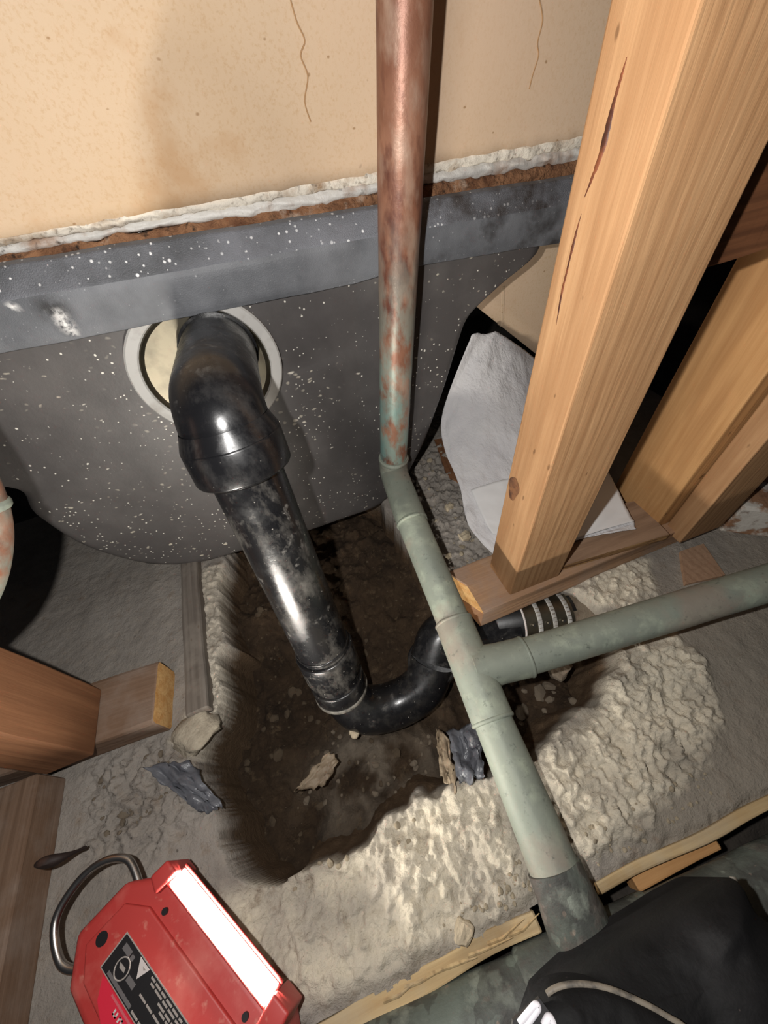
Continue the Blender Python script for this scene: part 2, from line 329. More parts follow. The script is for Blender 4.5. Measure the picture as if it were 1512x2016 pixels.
def tube(name, path, rad, mat, parent=None, n=36, caps=True, wob=0.0, flat=1.0):
    P = [Vector(p) for p in path]; R = rad if isinstance(rad, (list, tuple)) else [rad] * len(P)
    V = []; Fc = []; x = None
    for i, p in enumerate(P):
        t = (P[min(i + 1, len(P) - 1)] - P[max(i - 1, 0)]).normalized()
        if x is None: x = frame_from(t)[0]
        x = (x - t * x.dot(t)).normalized(); y = t.cross(x)
        for j in range(n):
            a = 2 * math.pi * j / n; r = R[i]
            if wob: r += wob * mnoise.noise(Vector((p.x * 60 + math.cos(a) * 1.2, p.y * 60 + math.sin(a) * 1.2, p.z * 60)))
            V.append(p + x * (r * math.cos(a)) + y * (r * math.sin(a) * flat))
    for i in range(len(P) - 1):
        for j in range(n): Fc.append((i * n + j, i * n + (j + 1) % n, (i + 1) * n + (j + 1) % n, (i + 1) * n + j))
    if caps:
        Fc.append(tuple(reversed(range(n)))); Fc.append(tuple(range((len(P) - 1) * n, len(P) * n)))
    o = ob(name, V, Fc, mat, parent, True)
    if caps:
        for p in o.data.polygons[-2:]: p.use_smooth = False
        o.data.set_sharp_from_angle(angle=math.radians(50))
    return o
def collar(name, c, axis, r_in, r, length, mat, parent=None, bev=.0015, flat=1.0):
    a = Vector(axis).normalized(); c = Vector(c); h = length / 2
    pts = [(-h, r_in), (-h, r - bev), (-h + bev * .4, r - bev * .3), (-h + bev, r), (h - bev, r), (h - bev * .4, r - bev * .3), (h, r - bev), (h, r_in)]
    x, y, z = frame_from(a); n = 40; V = []; Fc = []
    for (t, rr) in pts:
        for j in range(n):
            q = 2 * math.pi * j / n; V.append(c + z * t + (x * math.cos(q) + y * math.sin(q)) * rr)
    for i in range(len(pts) - 1):
        for j in range(n): Fc.append((i * n + j, i * n + (j + 1) % n, (i + 1) * n + (j + 1) % n, (i + 1) * n + j))
    o = ob(name, V, Fc, mat, parent, True); o.data.set_sharp_from_angle(angle=math.radians(40)); return o
def grid(name, f, nu, nv, mat, parent=None, thick=0.0, smooth=True, keep=None):
    V = [f(i / nu, j / nv) for j in range(nv + 1) for i in range(nu + 1)]; Fc = []
    for j in range(nv):
        for i in range(nu):
            if keep and not keep((i + .5) / nu, (j + .5) / nv): continue
            a = j * (nu + 1) + i; Fc.append((a, a + 1, a + nu + 2, a + nu + 1))
    o = ob(name, V, Fc, mat, parent, smooth)
    if thick:
        md = o.modifiers.new('thickness', 'SOLIDIFY'); md.thickness = thick; md.offset = -1
    return o
def nz(x, y, z=0.0, s=1.0): return mnoise.noise(Vector((x * s, y * s, z * s)))
def fb(x, y, z=0.0, s=1.0, o=4): return mnoise.fractal(Vector((x * s, y * s, z * s)), .9, 2.1, o)

# numpy lattice noise for the height fields
_tab = rng.random((256, 256))
def vnoise(x, y):
    xi = np.floor(x).astype(int); yi = np.floor(y).astype(int); fx = x - xi; fy = y - yi
    fx = fx * fx * (3 - 2 * fx); fy = fy * fy * (3 - 2 * fy)
    g = lambda a, b: _tab[a & 255, b & 255]
    return (g(xi, yi) * (1 - fx) + g(xi + 1, yi) * fx) * (1 - fy) + (g(xi, yi + 1) * (1 - fx) + g(xi + 1, yi + 1) * fx) * fy - .5
def fbm(x, y, s, o=5, g=.5):
    t = 0; a = 1.0
    for k in range(o):
        c_, s_ = math.cos(.6 + 1.1 * k), math.sin(.6 + 1.1 * k)
        t = t + a * vnoise((x * c_ - y * s_) * s + 13.7 * k, (x * s_ + y * c_) * s + 7.3 * k); a *= g; s *= 2.03
    return t
def terr(n, k=7.0):
    """chipped steps out of smooth noise"""
    t = n * k; f = t - np.floor(t); return (np.floor(t) + sst(.40, .60, f)) / k
def sdist(X, Y, poly):
    """signed distance to polygon, positive outside"""
    d = np.full(X.shape, 1e9); ins = np.zeros(X.shape, bool); n = len(poly)
    for i in range(n):
        ax, ay = poly[i]; bx, by = poly[(i + 1) % n]; ex, ey = bx - ax, by - ay
        t = np.clip(((X - ax) * ex + (Y - ay) * ey) / (ex * ex + ey * ey + 1e-12), 0, 1)
        d = np.minimum(d, np.hypot(X - ax - t * ex, Y - ay - t * ey))
        c = ((ay > Y) != (by > Y)) & (X < (bx - ax) * (Y - ay) / (by - ay + 1e-12) + ax); ins ^= c
    return np.where(ins, -d, d)
def sst(e0, e1, x):
    t = np.clip((x - e0) / (e1 - e0), 0, 1); return t * t * (3 - 2 * t)
def pz(pts, z=0.0): return [tuple(onz(a, b, z)[:2]) for a, b in pts]

# ------------------------------------------------------------------ slab, soil, ground
HOLE = pz([(438, 1100), (430, 1180), (440, 1260), (430, 1330), (420, 1400), (412, 1440), (385, 1490), (405, 1545), (432, 1600), (445, 1660), (470, 1712),
           (520, 1735), (570, 1728), (615, 1702), (700, 1672), (775, 1612), (830, 1562), (880, 1545), (950, 1535), (1000, 1520), (1050, 1492), (1105, 1440),
           (1160, 1392), (1200, 1365), (1228, 1310), (1225, 1262), (1190, 1205), (1130, 1165), (1040, 1130), (900, 1150), (850, 1110), (805, 1050), (765, 1010), (735, 960), (600, 930), (450, 1000)])
MORT1 = pz([(430, 1760), (520, 1730), (640, 1690), (720, 1650), (800, 1580), (900, 1530), (985, 1540), (1060, 1760), (900, 1860), (640, 1990), (480, 1940)])
MORT2 = pz([(1050, 1500), (1180, 1380), (1250, 1260), (1330, 1240), (1400, 1330), (1420, 1420), (1340, 1560), (1180, 1700), (1120, 1680)])
MORT3 = pz([(1130, 1160), (1200, 1110), (1280, 1100), (1290, 1160), (1240, 1200), (1180, 1200)])
LEDGE = pz([(395, 1120), (440, 1110), (440, 1440), (380, 1500), (330, 1460), (380, 1380)])
RUB = pz([(170, 1500), (330, 1450), (390, 1500), (420, 1600), (300, 1700), (150, 1700)])
RUBR = pz([(790, 930), (880, 860), (1000, 1100), (900, 1150), (830, 1080)])
def height_obj(name, x0, x1, y0, y1, step, zf, mat, attrs, keep=None, kind='structure'):
    nx = int((x1 - x0) / step); ny = int((y1 - y0) / step)
    X, Y = np.meshgrid(np.linspace(x0, x1, nx + 1), np.linspace(y0, y1, ny + 1))
    Z, at = zf(X, Y)
    idx = np.arange((nx + 1) * (ny + 1)).reshape(ny + 1, nx + 1)
    q = np.stack([idx[:-1, :-1], idx[:-1, 1:], idx[1:, 1:], idx[1:, :-1]], -1).reshape(-1, 4)
    if keep is not None:
        k = keep(X, Y, Z); kk = (k[:-1, :-1] | k[:-1, 1:] | k[1:, 1:] | k[1:, :-1]).reshape(-1); q = q[kk]
    V = np.stack([X, Y, Z], -1).reshape(-1, 3)
    used = np.unique(q); rem = np.zeros(len(V), int); rem[used] = np.arange(len(used)); V = V[used]; q = rem[q]
    me = bpy.data.meshes.new(name); me.vertices.add(len(V)); me.vertices.foreach_set('co', V.ravel())
    me.loops.add(q.size); me.loops.foreach_set('vertex_index', q.ravel().astype(np.int32))
    me.polygons.add(len(q)); me.polygons.foreach_set('loop_start', np.arange(0, q.size, 4, dtype=np.int32))
    me.polygons.foreach_set('use_smooth', np.ones(len(q), bool)); me.update(calc_edges=True); me.validate()
    for n_, a in at.items():
        A = me.attributes.new(n_, 'FLOAT', 'POINT'); A.data.foreach_set('value', a.reshape(-1)[used].astype(np.float32))
    o = link(name, me, mat); o['kind'] = kind; return o
_e = [onz(640, 2000), onz(1045, 1782), onz(1172, 1738), onz(1540, 1550)]
def slab_edge(X):
    l = _e[0].y + (_e[1].y - _e[0].y) * (X - _e[0].x) / (_e[1].x - _e[0].x); r = _e[2].y + (_e[3].y - _e[2].y) * (X - _e[2].x) / (_e[3].x - _e[2].x)
    return np.where(X < .09, l, r) + .003 * fbm(X, X * 0, 60, 3)
def slab_z(X, Y):
    n1 = fbm(X, Y, 28, 5); n2 = fbm(X + 5, Y, 90, 4); n3 = fbm(X, Y + 3, 9, 4); n4 = fbm(X + 7, Y + 2, 140, 4, .65); n5 = fbm(X + 1, Y + 4, 24, 5, .55)
    sd = sdist(X, Y, HOLE) + fbm(X + 1, Y + 4, 26, 3) * .014 + fbm(X + 3, Y, 85, 2) * .004
    z = n3 * .003 + n2 * .0012
    m1 = sst(.012, -.015, sdist(X, Y, MORT1) + n1 * .012); m2 = sst(.008, -.012, sdist(X, Y, MORT2) + n1 * .016 + n2 * .008); m3 = sst(.006, -.006, sdist(X, Y, MORT3) + n1 * .01)
    led = sst(.006, -.006, sdist(X, Y, LEDGE) + n1 * .01); rb = sst(.01, -.02, sdist(X, Y, RUB)); rr = sst(.01, -.01, sdist(X, Y, RUBR))
    ridg = np.abs(fbm(X, Y + 9, 36, 4)); rid2 = np.abs(fbm(X + 2, Y, 75, 4))
    z = z + m1 * (.003 + terr(n5, 8) * .009 + n1 * .003 + n4 * .006) + m2 * (.006 + terr(n5, 6) * .011 + n1 * .002 + n4 * .009) + m3 * (.003 + n4 * .006)
    z = z + led * (.001 + n4 * .006) + rb * (n4 * .010 + n1 * .004) + rr * (n4 * .007 + n2 * .003)
    # worn lip of the mortar falling into the hole on the near side
    lip = sst(.055, 0, sd) * m1; z = z - lip * .012
    steep = np.where((Y < .06) & (X > -.12), .028, .011); steep = np.where((X > .12) & (Y < .15), .035, steep)
    dn = np.clip(-sd / steep, 0, 1) ** .75
    z = z - dn * .125
    z = np.where(sd < 0, z + n4 * .006 * sst(0, -.01, sd) + fbm(X, Y, 45, 3) * .016 * sst(0, -.012, sd), z)
    edge = slab_edge(X)
    z = z - sst(.006, -.002, Y - edge + n2 * .004) * .004
    mort = np.clip(np.maximum(np.maximum(m1, m2), np.maximum(m3, led * .55)) * (0.85 + n1), 0, 1)
    tan = np.clip(sst(.1, .2, X) * sst(.2, .05, Y), 0, 1)
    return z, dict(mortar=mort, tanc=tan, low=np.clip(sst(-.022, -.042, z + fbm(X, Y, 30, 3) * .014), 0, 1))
def slab_keep(X, Y, Z):
    edge = slab_edge(X)
    return (Z > -.118) & (Y > edge - .002)
floor = height_obj('floor', -.62, .66, -.085, .62, .0018, slab_z, m_slab, None, slab_keep)
floor['label'] = 'broken concrete slab with pale mortar patches around the dug hole'
def soil_z(X, Y):
    n1 = fbm(X + 3, Y + 1, 22, 6, .55); n2 = fbm(X, Y + 8, 75, 5, .6)
    sd = sdist(X, Y, HOLE)
    z = -.100 + n1 * .020 + n2 * .009
    c = onz(720, 1520, -.06); near = np.exp(-(((X - c.x) / .06) ** 2 + ((Y - c.y) / .035) ** 2)); z = z + near * .030
    c2 = onz(1130, 1380, -.05); nr = np.exp(-(((X - c2.x) / .03) ** 2 + ((Y - c2.y) / .03) ** 2)); z = z + nr * .03
    back = sst(.22, .32, Y); z = z + back * .03
    pale = np.clip(near * 1.8 * (.6 + n1 * 1.5), 0, 1)
    return z, dict(pale=pale)
soil = height_obj('soil', -.30, .36, -.05, .62, .0025, soil_z, m_soil, None)
soil['label'] = 'damp brown soil at the bottom of the hole'
def ground_z(X, Y):
    return -.085 + fbm(X, Y, 20, 5) * .02, {}
ground = height_obj('ground', -.75, .85, -.45, -.05, .006, ground_z, m_ground, None)
ground['label'] = 'dark bare ground below the slab edge'

# ------------------------------------------------------------------ back wall, gap filling and trims
YW = .405
wl = ony(0, 470, YW); wr = ony(1140, 270, YW)
def edge_h(x, lo=wl, hi=wr): return lo.z + (hi.z - lo.z) * (x - lo.x) / (hi.x - lo.x)
def strip(name, x0, x1, ztop, zbot, y, th, mat, nx, nzv, ragt=0, ragb=0, puff=0, seed=0, kind='structure', label=None, parent=None):
    def f(u, v):
        x = x0 + (x1 - x0) * u
        a = ztop(x) + ragt * fb(x, seed, 0, 60); b = zbot(x) + ragb * fb(x, seed + 3, 0, 60)
        z = a + (b - a) * v
        yy = y(x) if callable(y) else y
        yy -= puff * (math.sin(math.pi * v) ** .7) * (1 + .6 * fb(x, z, seed, 50)) + (puff * .5 * fb(x * 2, z * 2, seed, 90) if puff else 0)
        return (x, yy, z)
    o = grid(name, f, nx, nzv, mat, parent, th)
    if parent is None: tag(o, label, None, None, kind)
    return o
strip('wall_back', -.50, .62, lambda x: .72, lambda x: edge_h(x), YW, -.0127, m_dry, 220, 30, 0, .0015, label='tan gypsum board back, bottom edge torn')
_a, _b = ony(0, 528, YW), ony(1120, 352, YW)
def gz(x, k): return edge_h(x) + (_a.z + (_b.z - _a.z) * (x - _a.x) / (_b.x - _a.x) - edge_h(x)) * k
strip('trim_1', -.50, .40, lambda x: gz(x, -.15), lambda x: gz(x, .30) , YW + .004, -.008, m_gyp, 260, 10, .0006, .003, .0030, 2, label='crumbling white gypsum edge under the tan board')
strip('trim_2', -.50, .40, lambda x: gz(x, .24), lambda x: gz(x, .62 + .12 * nz(x, 0, 0, 9)), YW + .005, -.008, m_caulk, 260, 12, .0012, .002, .0035, 5, label='dirty white caulk bead between board and tub rim')
strip('trim_3', -.50, .40, lambda x: gz(x, .55), lambda x: gz(x, 1.25), YW + .005, -.008, m_rot, 260, 14, .003, .001, .005, 8, label='rotted brown wood shim above the tub rim')
# board seam: hairline crack running down the paper, with brown stain
for pts, nm in (([(572, 0), (585, 45), (600, 80), (592, 110), (606, 150), (600, 200), (612, 240)], 'a'), ([(1062, 0), (1068, 40), (1058, 85), (1060, 110), (1048, 150), (1042, 175)], 'b')):
    P = [ony(a, b, YW - .0003) for a, b in pts]
    o = tube('paper_crack', smooth_path(P, 5), .0005, M('crack_stain', rgb(168, 132, 94), rough=.9), None, 6)
    attach(o, bpy.data.objects['wall_back'])
# other enclosing surfaces
ob('wall_right', [(.9, -.5, -1), (.9, .95, -1), (.9, .95, 1.2), (.9, -.5, 1.2)], [(0, 1, 2, 3)], m_ground)['kind'] = 'structure'
ob('wall_far', [(-.9, .95, -1), (3.5, .95, -1), (3.5, .95, 1.2), (-.9, .95, 1.2)], [(0, 1, 2, 3)], m_ground)['kind'] = 'structure'
# tan board beyond the tub, right
pb = [ony(948, 612, .47), ony(1000, 652, .47), ony(1065, 705, .47)]
def bb(u, v):
    x = pb[0].x - .02 + u * .30; zb = pb[0].z + (pb[2].z - pb[0].z) * (x - pb[0].x) / (pb[2].x - pb[0].x)
    return (x, .47, zb + (.75 - zb) * v)
o = grid('wall_side', bb, 20, 20, m_dry, None, -.0127); tag(o, 'tan board visible past the tub end beside the stud', None, None, 'structure')
cp = beam('trim_4', ony(986, 560, .462), ony(986, 640, .462), .006, .010, m_dry, (1, 0, 0)); tag(cp, 'narrow tan batten on the board beside the tub', None, None, 'structure')

# ------------------------------------------------------------------ bathtub
tub = thing('bathtub', (0, .40, .012), 'grey underside and end of a bathtub with white drain ring', 'bathtub')
YT = .386
rt_l, rt_r = ony(0, 522, YT), ony(740, 405, YT)
def lin(p, q): return lambda x: p.z + (q.z - p.z) * (x - p.x) / (q.x - p.x)
r_top = lin(ony(0, 520, YT + .006), ony(1120, 348, YT + .006)); r_mid = lin(ony(0, 598, YT - .004), ony(1110, 405, YT - .004)); r_bot = lin(ony(0, 700, YT - .004), ony(740, 553, YT - .004))
r_bot2 = lin(ony(850, 522, YT - .004), ony(1100, 480, YT - .004))
def rb(x): return min(r_bot(x), 1) if x < .13 else r_bot2(x)
def rim_f(u, v):
    x = -.50 + .86 * u
    a, b, c = r_top(x), r_mid(x), (r_bot(x) if x < .10 else r_bot(x) + (r_bot2(x) - r_bot(x)) * min(1, (x - .10) / .05))
    prof = [(YT + .018, a - .006), (YT + .010, a + .0005), (YT + .005, a - .001), (YT + .000, a + (b - a) * .5), (YT - .0045, b + .002), (YT - .0055, b - .003), (YT - .005, c + .005), (YT - .004, c + .001), (YT - .001, c), (YT + .01, c + .001)]
    t = v * (len(prof) - 1); i = min(int(t), len(prof) - 2); k = t - i
    y = prof[i][0] * (1 - k) + prof[i + 1][0] * k; z = prof[i][1] * (1 - k) + prof[i + 1][1] * k
    return (x, y + .0012 * nz(x, z, 0, 30), z + .0008 * nz(x, z, 3, 25))
rim = grid('rim', rim_f, 320, 54, m_rim, tub)
for nm_, cs in (('scuff', [(110, 612, 26), (95, 606, 20), (130, 640, 18)]), ('smear', [(118, 622, 12), (128, 638, 13), (142, 652, 10), (25, 604, 8)])):
    at_ = rim.data.attributes.new(nm_, 'FLOAT', 'POINT'); pts_ = [(ony(a, b, YT - .005), r / 757 * .33) for a, b, r in cs]
    at_.data.foreach_set('value', [max(0, max(1.3 - (v.co - p).length / r for p, r in pts_)) if min((v.co - p).length / r for p, r in pts_) < 1.3 else 0 for v in rim.data.vertices])
rim.data.materials.append(m_rimtop)
rim.data.polygons.foreach_set('material_index', [1 if (k // 320) < 25 else 0 for k in range(len(rim.data.polygons))])
# basin end: outline on the end plane, rounded over towards the bathroom
YB = .388
outl = [ony(a, b, YB) for a, b in [(-70, 900), (0, 968), (60, 1022), (150, 1080), (230, 1108), (300, 1120), (380, 1117), (450, 1101), (520, 1080), (620, 1050), (700, 1022), (750, 1002), (790, 965), (812, 935), (845, 870), (880, 780), (912, 680), (930, 632), (955, 600), (1010, 550), (1080, 487), (1110, 440)]]
mr = lambda x: Vector((x, YB, r_top(x) * .45 + r_bot(x) * .55))
outl = [mr(.05), mr(-.15), mr(-.40), Vector((-.405, YB, .25))] + outl[1:-1] + [mr(.29), mr(.18), mr(.05)]
outl = smooth_path(outl, 5)
cx, cz = -.03, .235
def basin(u, v):
    k = u * (len(outl) - 1); i = min(int(k), len(outl) - 2); p = outl[i].lerp(outl[i + 1], k - i)
    R = .022
    if v < .55:
        s = v / .55 * .94; x = cx + (p.x - cx) * s; z = cz + (p.z - cz) * s; y = YB + .006 * (1 - s) ** 2
    else:
        a = (v - .55) / .45
        if a < .5:
            th = a / .5 * math.pi / 2; s = .94 + .06 * math.sin(th); y = YB + R * (1 - math.cos(th))
        else:
            s = 1.0 - .10 * (a - .5) ** 2; y = YB + R + (a - .5) * 2 * .42
        x = cx + (p.x - cx) * s; z = cz + (p.z - cz) * s
    return (x, y + .0015 * nz(x, y, z, 14), z)
bs = grid('basin', basin, 150, 60, m_tub, tub)
# drain opening: grey-white ring, steel recess
dc = ony(412, 727, YB)
def ring_obj(name, prof, mat, parent, c, n=64, ax=1.0):
    V = []; Fc = []
    for (r, y) in prof:
        for j in range(n):
            q = 2 * math.pi * j / n; V.append((c.x + r * math.cos(q), c.y + y, c.z + r * math.sin(q)))
    for i in range(len(prof) - 1):
        for j in range(n): Fc.append((i * n + j, (i + 1) * n + j, (i + 1) * n + (j + 1) % n, i * n + (j + 1) % n))
    if prof[-1][0] < .004: Fc.append(tuple((len(prof) - 1) * n + j for j in range(n)))
    o = ob(name, V, Fc, mat, parent, True); o.data.set_sharp_from_angle(angle=math.radians(35)); return o
RO = .0685
ring_obj('gasket_ring', [(RO, .002), (RO, -.004), (RO - .0015, -.0055), (.0585, -.0055), (.0572, -.004), (.0568, .0)], m_gask, tub, dc)
ring_obj('drain_plate', [(.0572, -.0035), (.0562, -.0045), (.0552, -.003), (.053, -.0012), (.03, .0), (.003, .0)], m_steel, tub, dc)

# ------------------------------------------------------------------ black drain assembly
dr = thing('drain_assembly', (0, .2, -.08), 'black plastic tub drain with elbow, downpipe and trap in the hole', 'drain pipe')
R1 = .0285
top_c = dep(430, 700, .375); p_el = dep(425, 722, .312)
hub_c = onz(478, 935, .243)
def at_y(px, py, y): return ony(px, py, y)
E0 = ony(436, 678, YB - .002); E1 = ony(425, 700, .285); E2 = dep(464, 882, .292); B0 = onz(668, 1345, -.022)
# the elbow leaves the plate square to it, then turns down along the pipe
dn = (B0 - E2).normalized()
E1 = E2 - dn * .032
E0 = ony(432, 688, YB - .001)
pathE = fillet([E0, E1, E2 + dn * .012], .042, 14)
tube('elbow', pathE, .0325, m_abs, dr, 48)
tube('stub', [E0 + (E1 - E0).normalized() * .010, E0], .0345, m_abs, dr, 48)
collar('elbow_hub', E2 + dn * .004, dn, .029, .0375, .030, m_abs, dr, .003)
tube('hub_cone', [E2 - dn * .022, E2 - dn * .010], [.0325, .0372], m_abs, dr, 48, False)
tube('downpipe', [E2 + dn * t for t in np.linspace(0, (B0 - E2).length - .01, 20)], R1, m_absd, dr, 48)
cL = (B0 - E2).length
collar('slip_joint', E2 + dn * (cL - .048), dn, .027, .0318, .040, m_absd, dr, .002)
collar('joint_ring', E2 + dn * (cL - .066), dn, .027, .0300, .004, m_abs, dr, .001)
collar('joint_ring', E2 + dn * (cL - .074), dn, .027, .0296, .004, m_abs, dr, .001)
# trap: J bend up to a riser, then an elbow to the arm
Rz = onz(852, 1300, -.044); A1 = onz(1010, 1234, -.036)
low = -.082
J0 = B0 - dn * .016
mid = (B0 + Rz) / 2
jp = smooth_path([J0, B0 + dn * .010, onz(712, 1394, -.056), onz(775, 1388, -.068), onz(832, 1352, -.060), Rz, Rz + Vector((0, 0, .008))], 6)
tube('trap_bend', jp, .0275, m_abst, dr, 40)
collar('trap_collar', B0 - dn * .004, dn, .026, .0315, .022, m_abst, dr, .002)
collar('worn_rim', B0 + dn * .009, dn, .026, .0322, .005, m_scrape, dr, .001)
Ej = onz(866, 1246, -.028)
collar('riser_collar', Rz + Vector((0, 0, -.002)), (0, 0, 1), .026, .0318, .010, m_abst, dr, .002)
tube('trap_elbow', fillet([Rz, Ej, A1], .03, 12), .0285, m_abs, dr, 40)
A2 = onz(1022, 1228, -.040); ad = (onz(1200, 1196, -.040) - Ej).normalized()
tube('trap_arm', [Ej + ad * .03, Ej + ad * .12], .0265, m_rubber, dr, 40)

# banded coupling on the trap arm
cc = Ej + ad * .118
cpg = thing('banded_coupling', cc, 'rubber coupling with steel shield and clamp bands under the sole plate', 'coupling')
tube('rubber_sleeve', [cc - ad * .052, cc - ad * .05, cc + ad * .05], [.027, .0285, .0285], m_rubber, cpg, 40)
tube('steel_shield', [cc - ad * .018, cc + ad * .045], .0295, m_steel, cpg, 40)
m_band = M('slotted_band', rgb(205, 198, 182), [dict(k='wave', scale=1, lo=.5, hi=.6, c=rgb(90, 84, 74))], rough=.35, metal=.7)
for k in range(4):
    t = -.0175 + .0185 * k
    bnd = collar('clamp_band', cc + ad * t, ad, .029, .0305, .0022 if k == 0 else .0056, m_white if k == 0 else m_gask, cpg, .0005)
    if k:
        x, y, z = frame_from(ad)
        for q in range(40):                       # slots cut across the band
            a = 2 * math.pi * q / 40
            if not (-.2 < (x * math.cos(a) + y * math.sin(a)).z): continue
            c_ = cc + ad * t + (x * math.cos(a) + y * math.sin(a)) * .0305
            tube('slot', [c_ - ad * .0020, c_ + ad * .0020], .00045, m_iron, bnd, 4)
        dirn = (Vector((0, -.6, .8)) - ad * Vector((0, -.6, .8)).dot(ad)).normalized()
        sp = cc + ad * (t - .009) + dirn * .0305
        tube('band_screw', [sp - ad * .0002 + dirn * .0, sp + dirn * .003], .0016, m_chrome, cpg, 10)
old = thing('old_drain_pipe', cc + ad * .1, 'short brown old drain pipe entering the steel coupling', 'pipe')
tube('pipe_wall', [cc + ad * .04, cc + ad * .20], .0285, m_iron, old, 36, True, .0015)

# ------------------------------------------------------------------ copper pipes
cv = thing('copper_vent_pipe', ony(775, 905, .362), 'brown copper pipe standing before the tub, bending to a green tee', 'pipe')
RC = .0175
V0 = ony(797, 0, .352); V1 = ony(775, 900, .364); V0 = V0 + (V0 - V1).normalized() * .25
K0 = ony(775, 925, .362); T1 = onz(893, 1225, .062)
run_b = onz(812, 1030, .092)
tube('riser', [V0.lerp(V1, t) for t in np.linspace(0, 1, 40)], RC, m_cop, cv, 40, True, .0004)
vd = (V1 - V0).normalized(); rd = (T1 - run_b).normalized()
collar('elbow_bead', V1 + vd * .002, vd, .016, .0198, .006, m_pat, cv, .002)
kpt = V1 + vd * .026
tube('bend', fillet([V1 - vd * .002, kpt, run_b], .035, 12), .0186, m_pat, cv, 40, True, .0003)
tube('sloping_run', [run_b - rd * .004, T1 + rd * .01], RC, m_pat, cv, 40, True, .0003)
collar('run_bead', run_b - rd * .002, rd, .016, .0192, .004, m_pat, cv, .0015)
TC = onz(938, 1315, .055); TE = onz(970, 1418, .052); FE = onz(1092, 1712, .036)
t1d = (TE - T1).normalized()
tube('tee_body', [T1, T1.lerp(TE, .5), TE], .0196, m_pat, cv, 40, True, .0003)
collar('tee_bead', TE, t1d, .017, .0203, .004, m_pat, cv, .0015)
collar('tee_bead', T1, t1d, .017, .0202, .004, m_pat, cv, .0015)
tj = T1.lerp(TE, .52)
BE = onz(1600, 1120, .085); b0 = tj; BR = onz(1035, 1293, .058)
bd = (BE - BR).normalized()
tube('tee_branch', [tj, tj.lerp(BR, .5), BR], [.0215, .0192, .0192], m_pat, cv, 40, True, .0003)
collar('tee_bead', BR, bd, .017, .0200, .004, m_pat, cv, .0015)
tube('branch_pipe', [BR.lerp(BE, t) for t in np.linspace(-.02, 1, 16)], RC, m_pat, cv, 40, True, .0003)
fd = (FE - TE).normalized()
tube('front_run', [TE - fd * .004, TE.lerp(FE, .5), FE + fd * .02], [.0175, .0185, .0195], m_pat, cv, 40, True, .0004)
# large pipe across the foreground with its rough tee
G0 = onz(640, 2070, .012); G1 = onz(1600, 1702, -.006)
gc = onz(1170, 1908, -.006); gd = (G1 - gc).normalized()
mp = thing('copper_main_pipe', gc, 'thick dark patinated copper main crossing below the slab edge', 'pipe')
G0 = gc - gd * .235; G1 = gc + gd * .40
tube('main_pipe', [G0.lerp(G1, t) for t in np.linspace(0, 1, 30)], .0245, m_patd, mp, 44, True, .0012)
tube('tee_socket', [FE - fd * .002, FE + fd * .012, FE + fd * .026, gc + Vector((0, .012, .004)), gc], [.0208, .0212, .0228, .024, .023], m_patd, mp, 44, True, .0014)
tube('tee_barrel', [gc - gd * .055, gc - gd * .052, gc + gd * .06, gc + gd * .063], [.0245, .0268, .0268, .0245], m_patd, mp, 44, True, .0014)
# pipe edge at the far left
cl = thing('copper_side_pipe', onz(-40, 1100, .1), 'copper pipe with green fitting at the left photo edge', 'pipe')
sp_ = smooth_path([dep(-170, 830, .20), dep(-85, 960, .215), dep(-58, 1060, .225), dep(-80, 1170, .235), dep(-160, 1270, .25)], 8)
tube('pipe_bend', sp_, .0185, m_cop, cl, 32)
collar('green_fitting', sp_[11], sp_[12] - sp_[10], .017, .0200, .006, m_pat, cl, .002)

# ------------------------------------------------------------------ timber
def post(name, x0, x1, y0, y1, z0, z1, mat, label, cat='stud', lean=(0, 0), **kw):
    o = beam(name, ((x0 + x1) / 2, (y0 + y1) / 2, z0), ((x0 + x1) / 2 + lean[0], (y0 + y1) / 2 + lean[1], z1), x1 - x0, y1 - y0, mat, (1, 0, 0), nseg=30, **kw)
    return tag(o, label, cat)
ms = post('wall_stud', .174, .240, .162, .206, .0385, .80, w_fir, 'pale fir stud on the cut end of the sole plate, before the towel')
# long split and pitch pocket in its left face
def split(pts, w, mat, parent, name='split'):
    P = [Vector(p) for p in smooth_path(pts, 6)]; V = []; Fc = []
    for i, p in enumerate(P):
        t = (P[min(i + 1, len(P) - 1)] - P[max(i - 1, 0)]).normalized(); s = t.cross(Vector((1, 0, 0))).normalized()
        ww = w * (math.sin(math.pi * (i + .3) / len(P)) ** .6) * (1 + .5 * nz(i * .7, 0))
        V += [p + s * ww, p + Vector((-.0006, 0, 0)), p - s * ww, p + Vector((.004, 0, 0))]
    for i in range(len(P) - 1):
        for j in range(4): Fc.append((i * 4 + j, i * 4 + (j + 1) % 4, i * 4 + 4 + (j + 1) % 4, i * 4 + 4 + j))
    return ob(name, V, Fc, mat, parent, True)
def onx(px, py, x):
    r = ray(px, py); return Vector(CAM + r * (x / r[0]))
m_pitch = M('pitch_brown', rgb(112, 62, 36), [dict(k='noise', scale=80, lo=.45, hi=.6, c=rgb(64, 32, 20))], rough=.55)
split([onx(a, b, .1742) for a, b in [(1236, 112), (1222, 160), (1205, 220), (1185, 300), (1165, 355), (1152, 388)]], .0028, m_pitch, ms, 'pitch_pocket')
split([onx(a, b, .1742) for a, b in [(1146, 420), (1132, 470), (1118, 530), (1106, 580), (1096, 640)]], .0018, m_pitch, ms, 'pitch_pocket')
kn = onx(1011, 963, .1740)
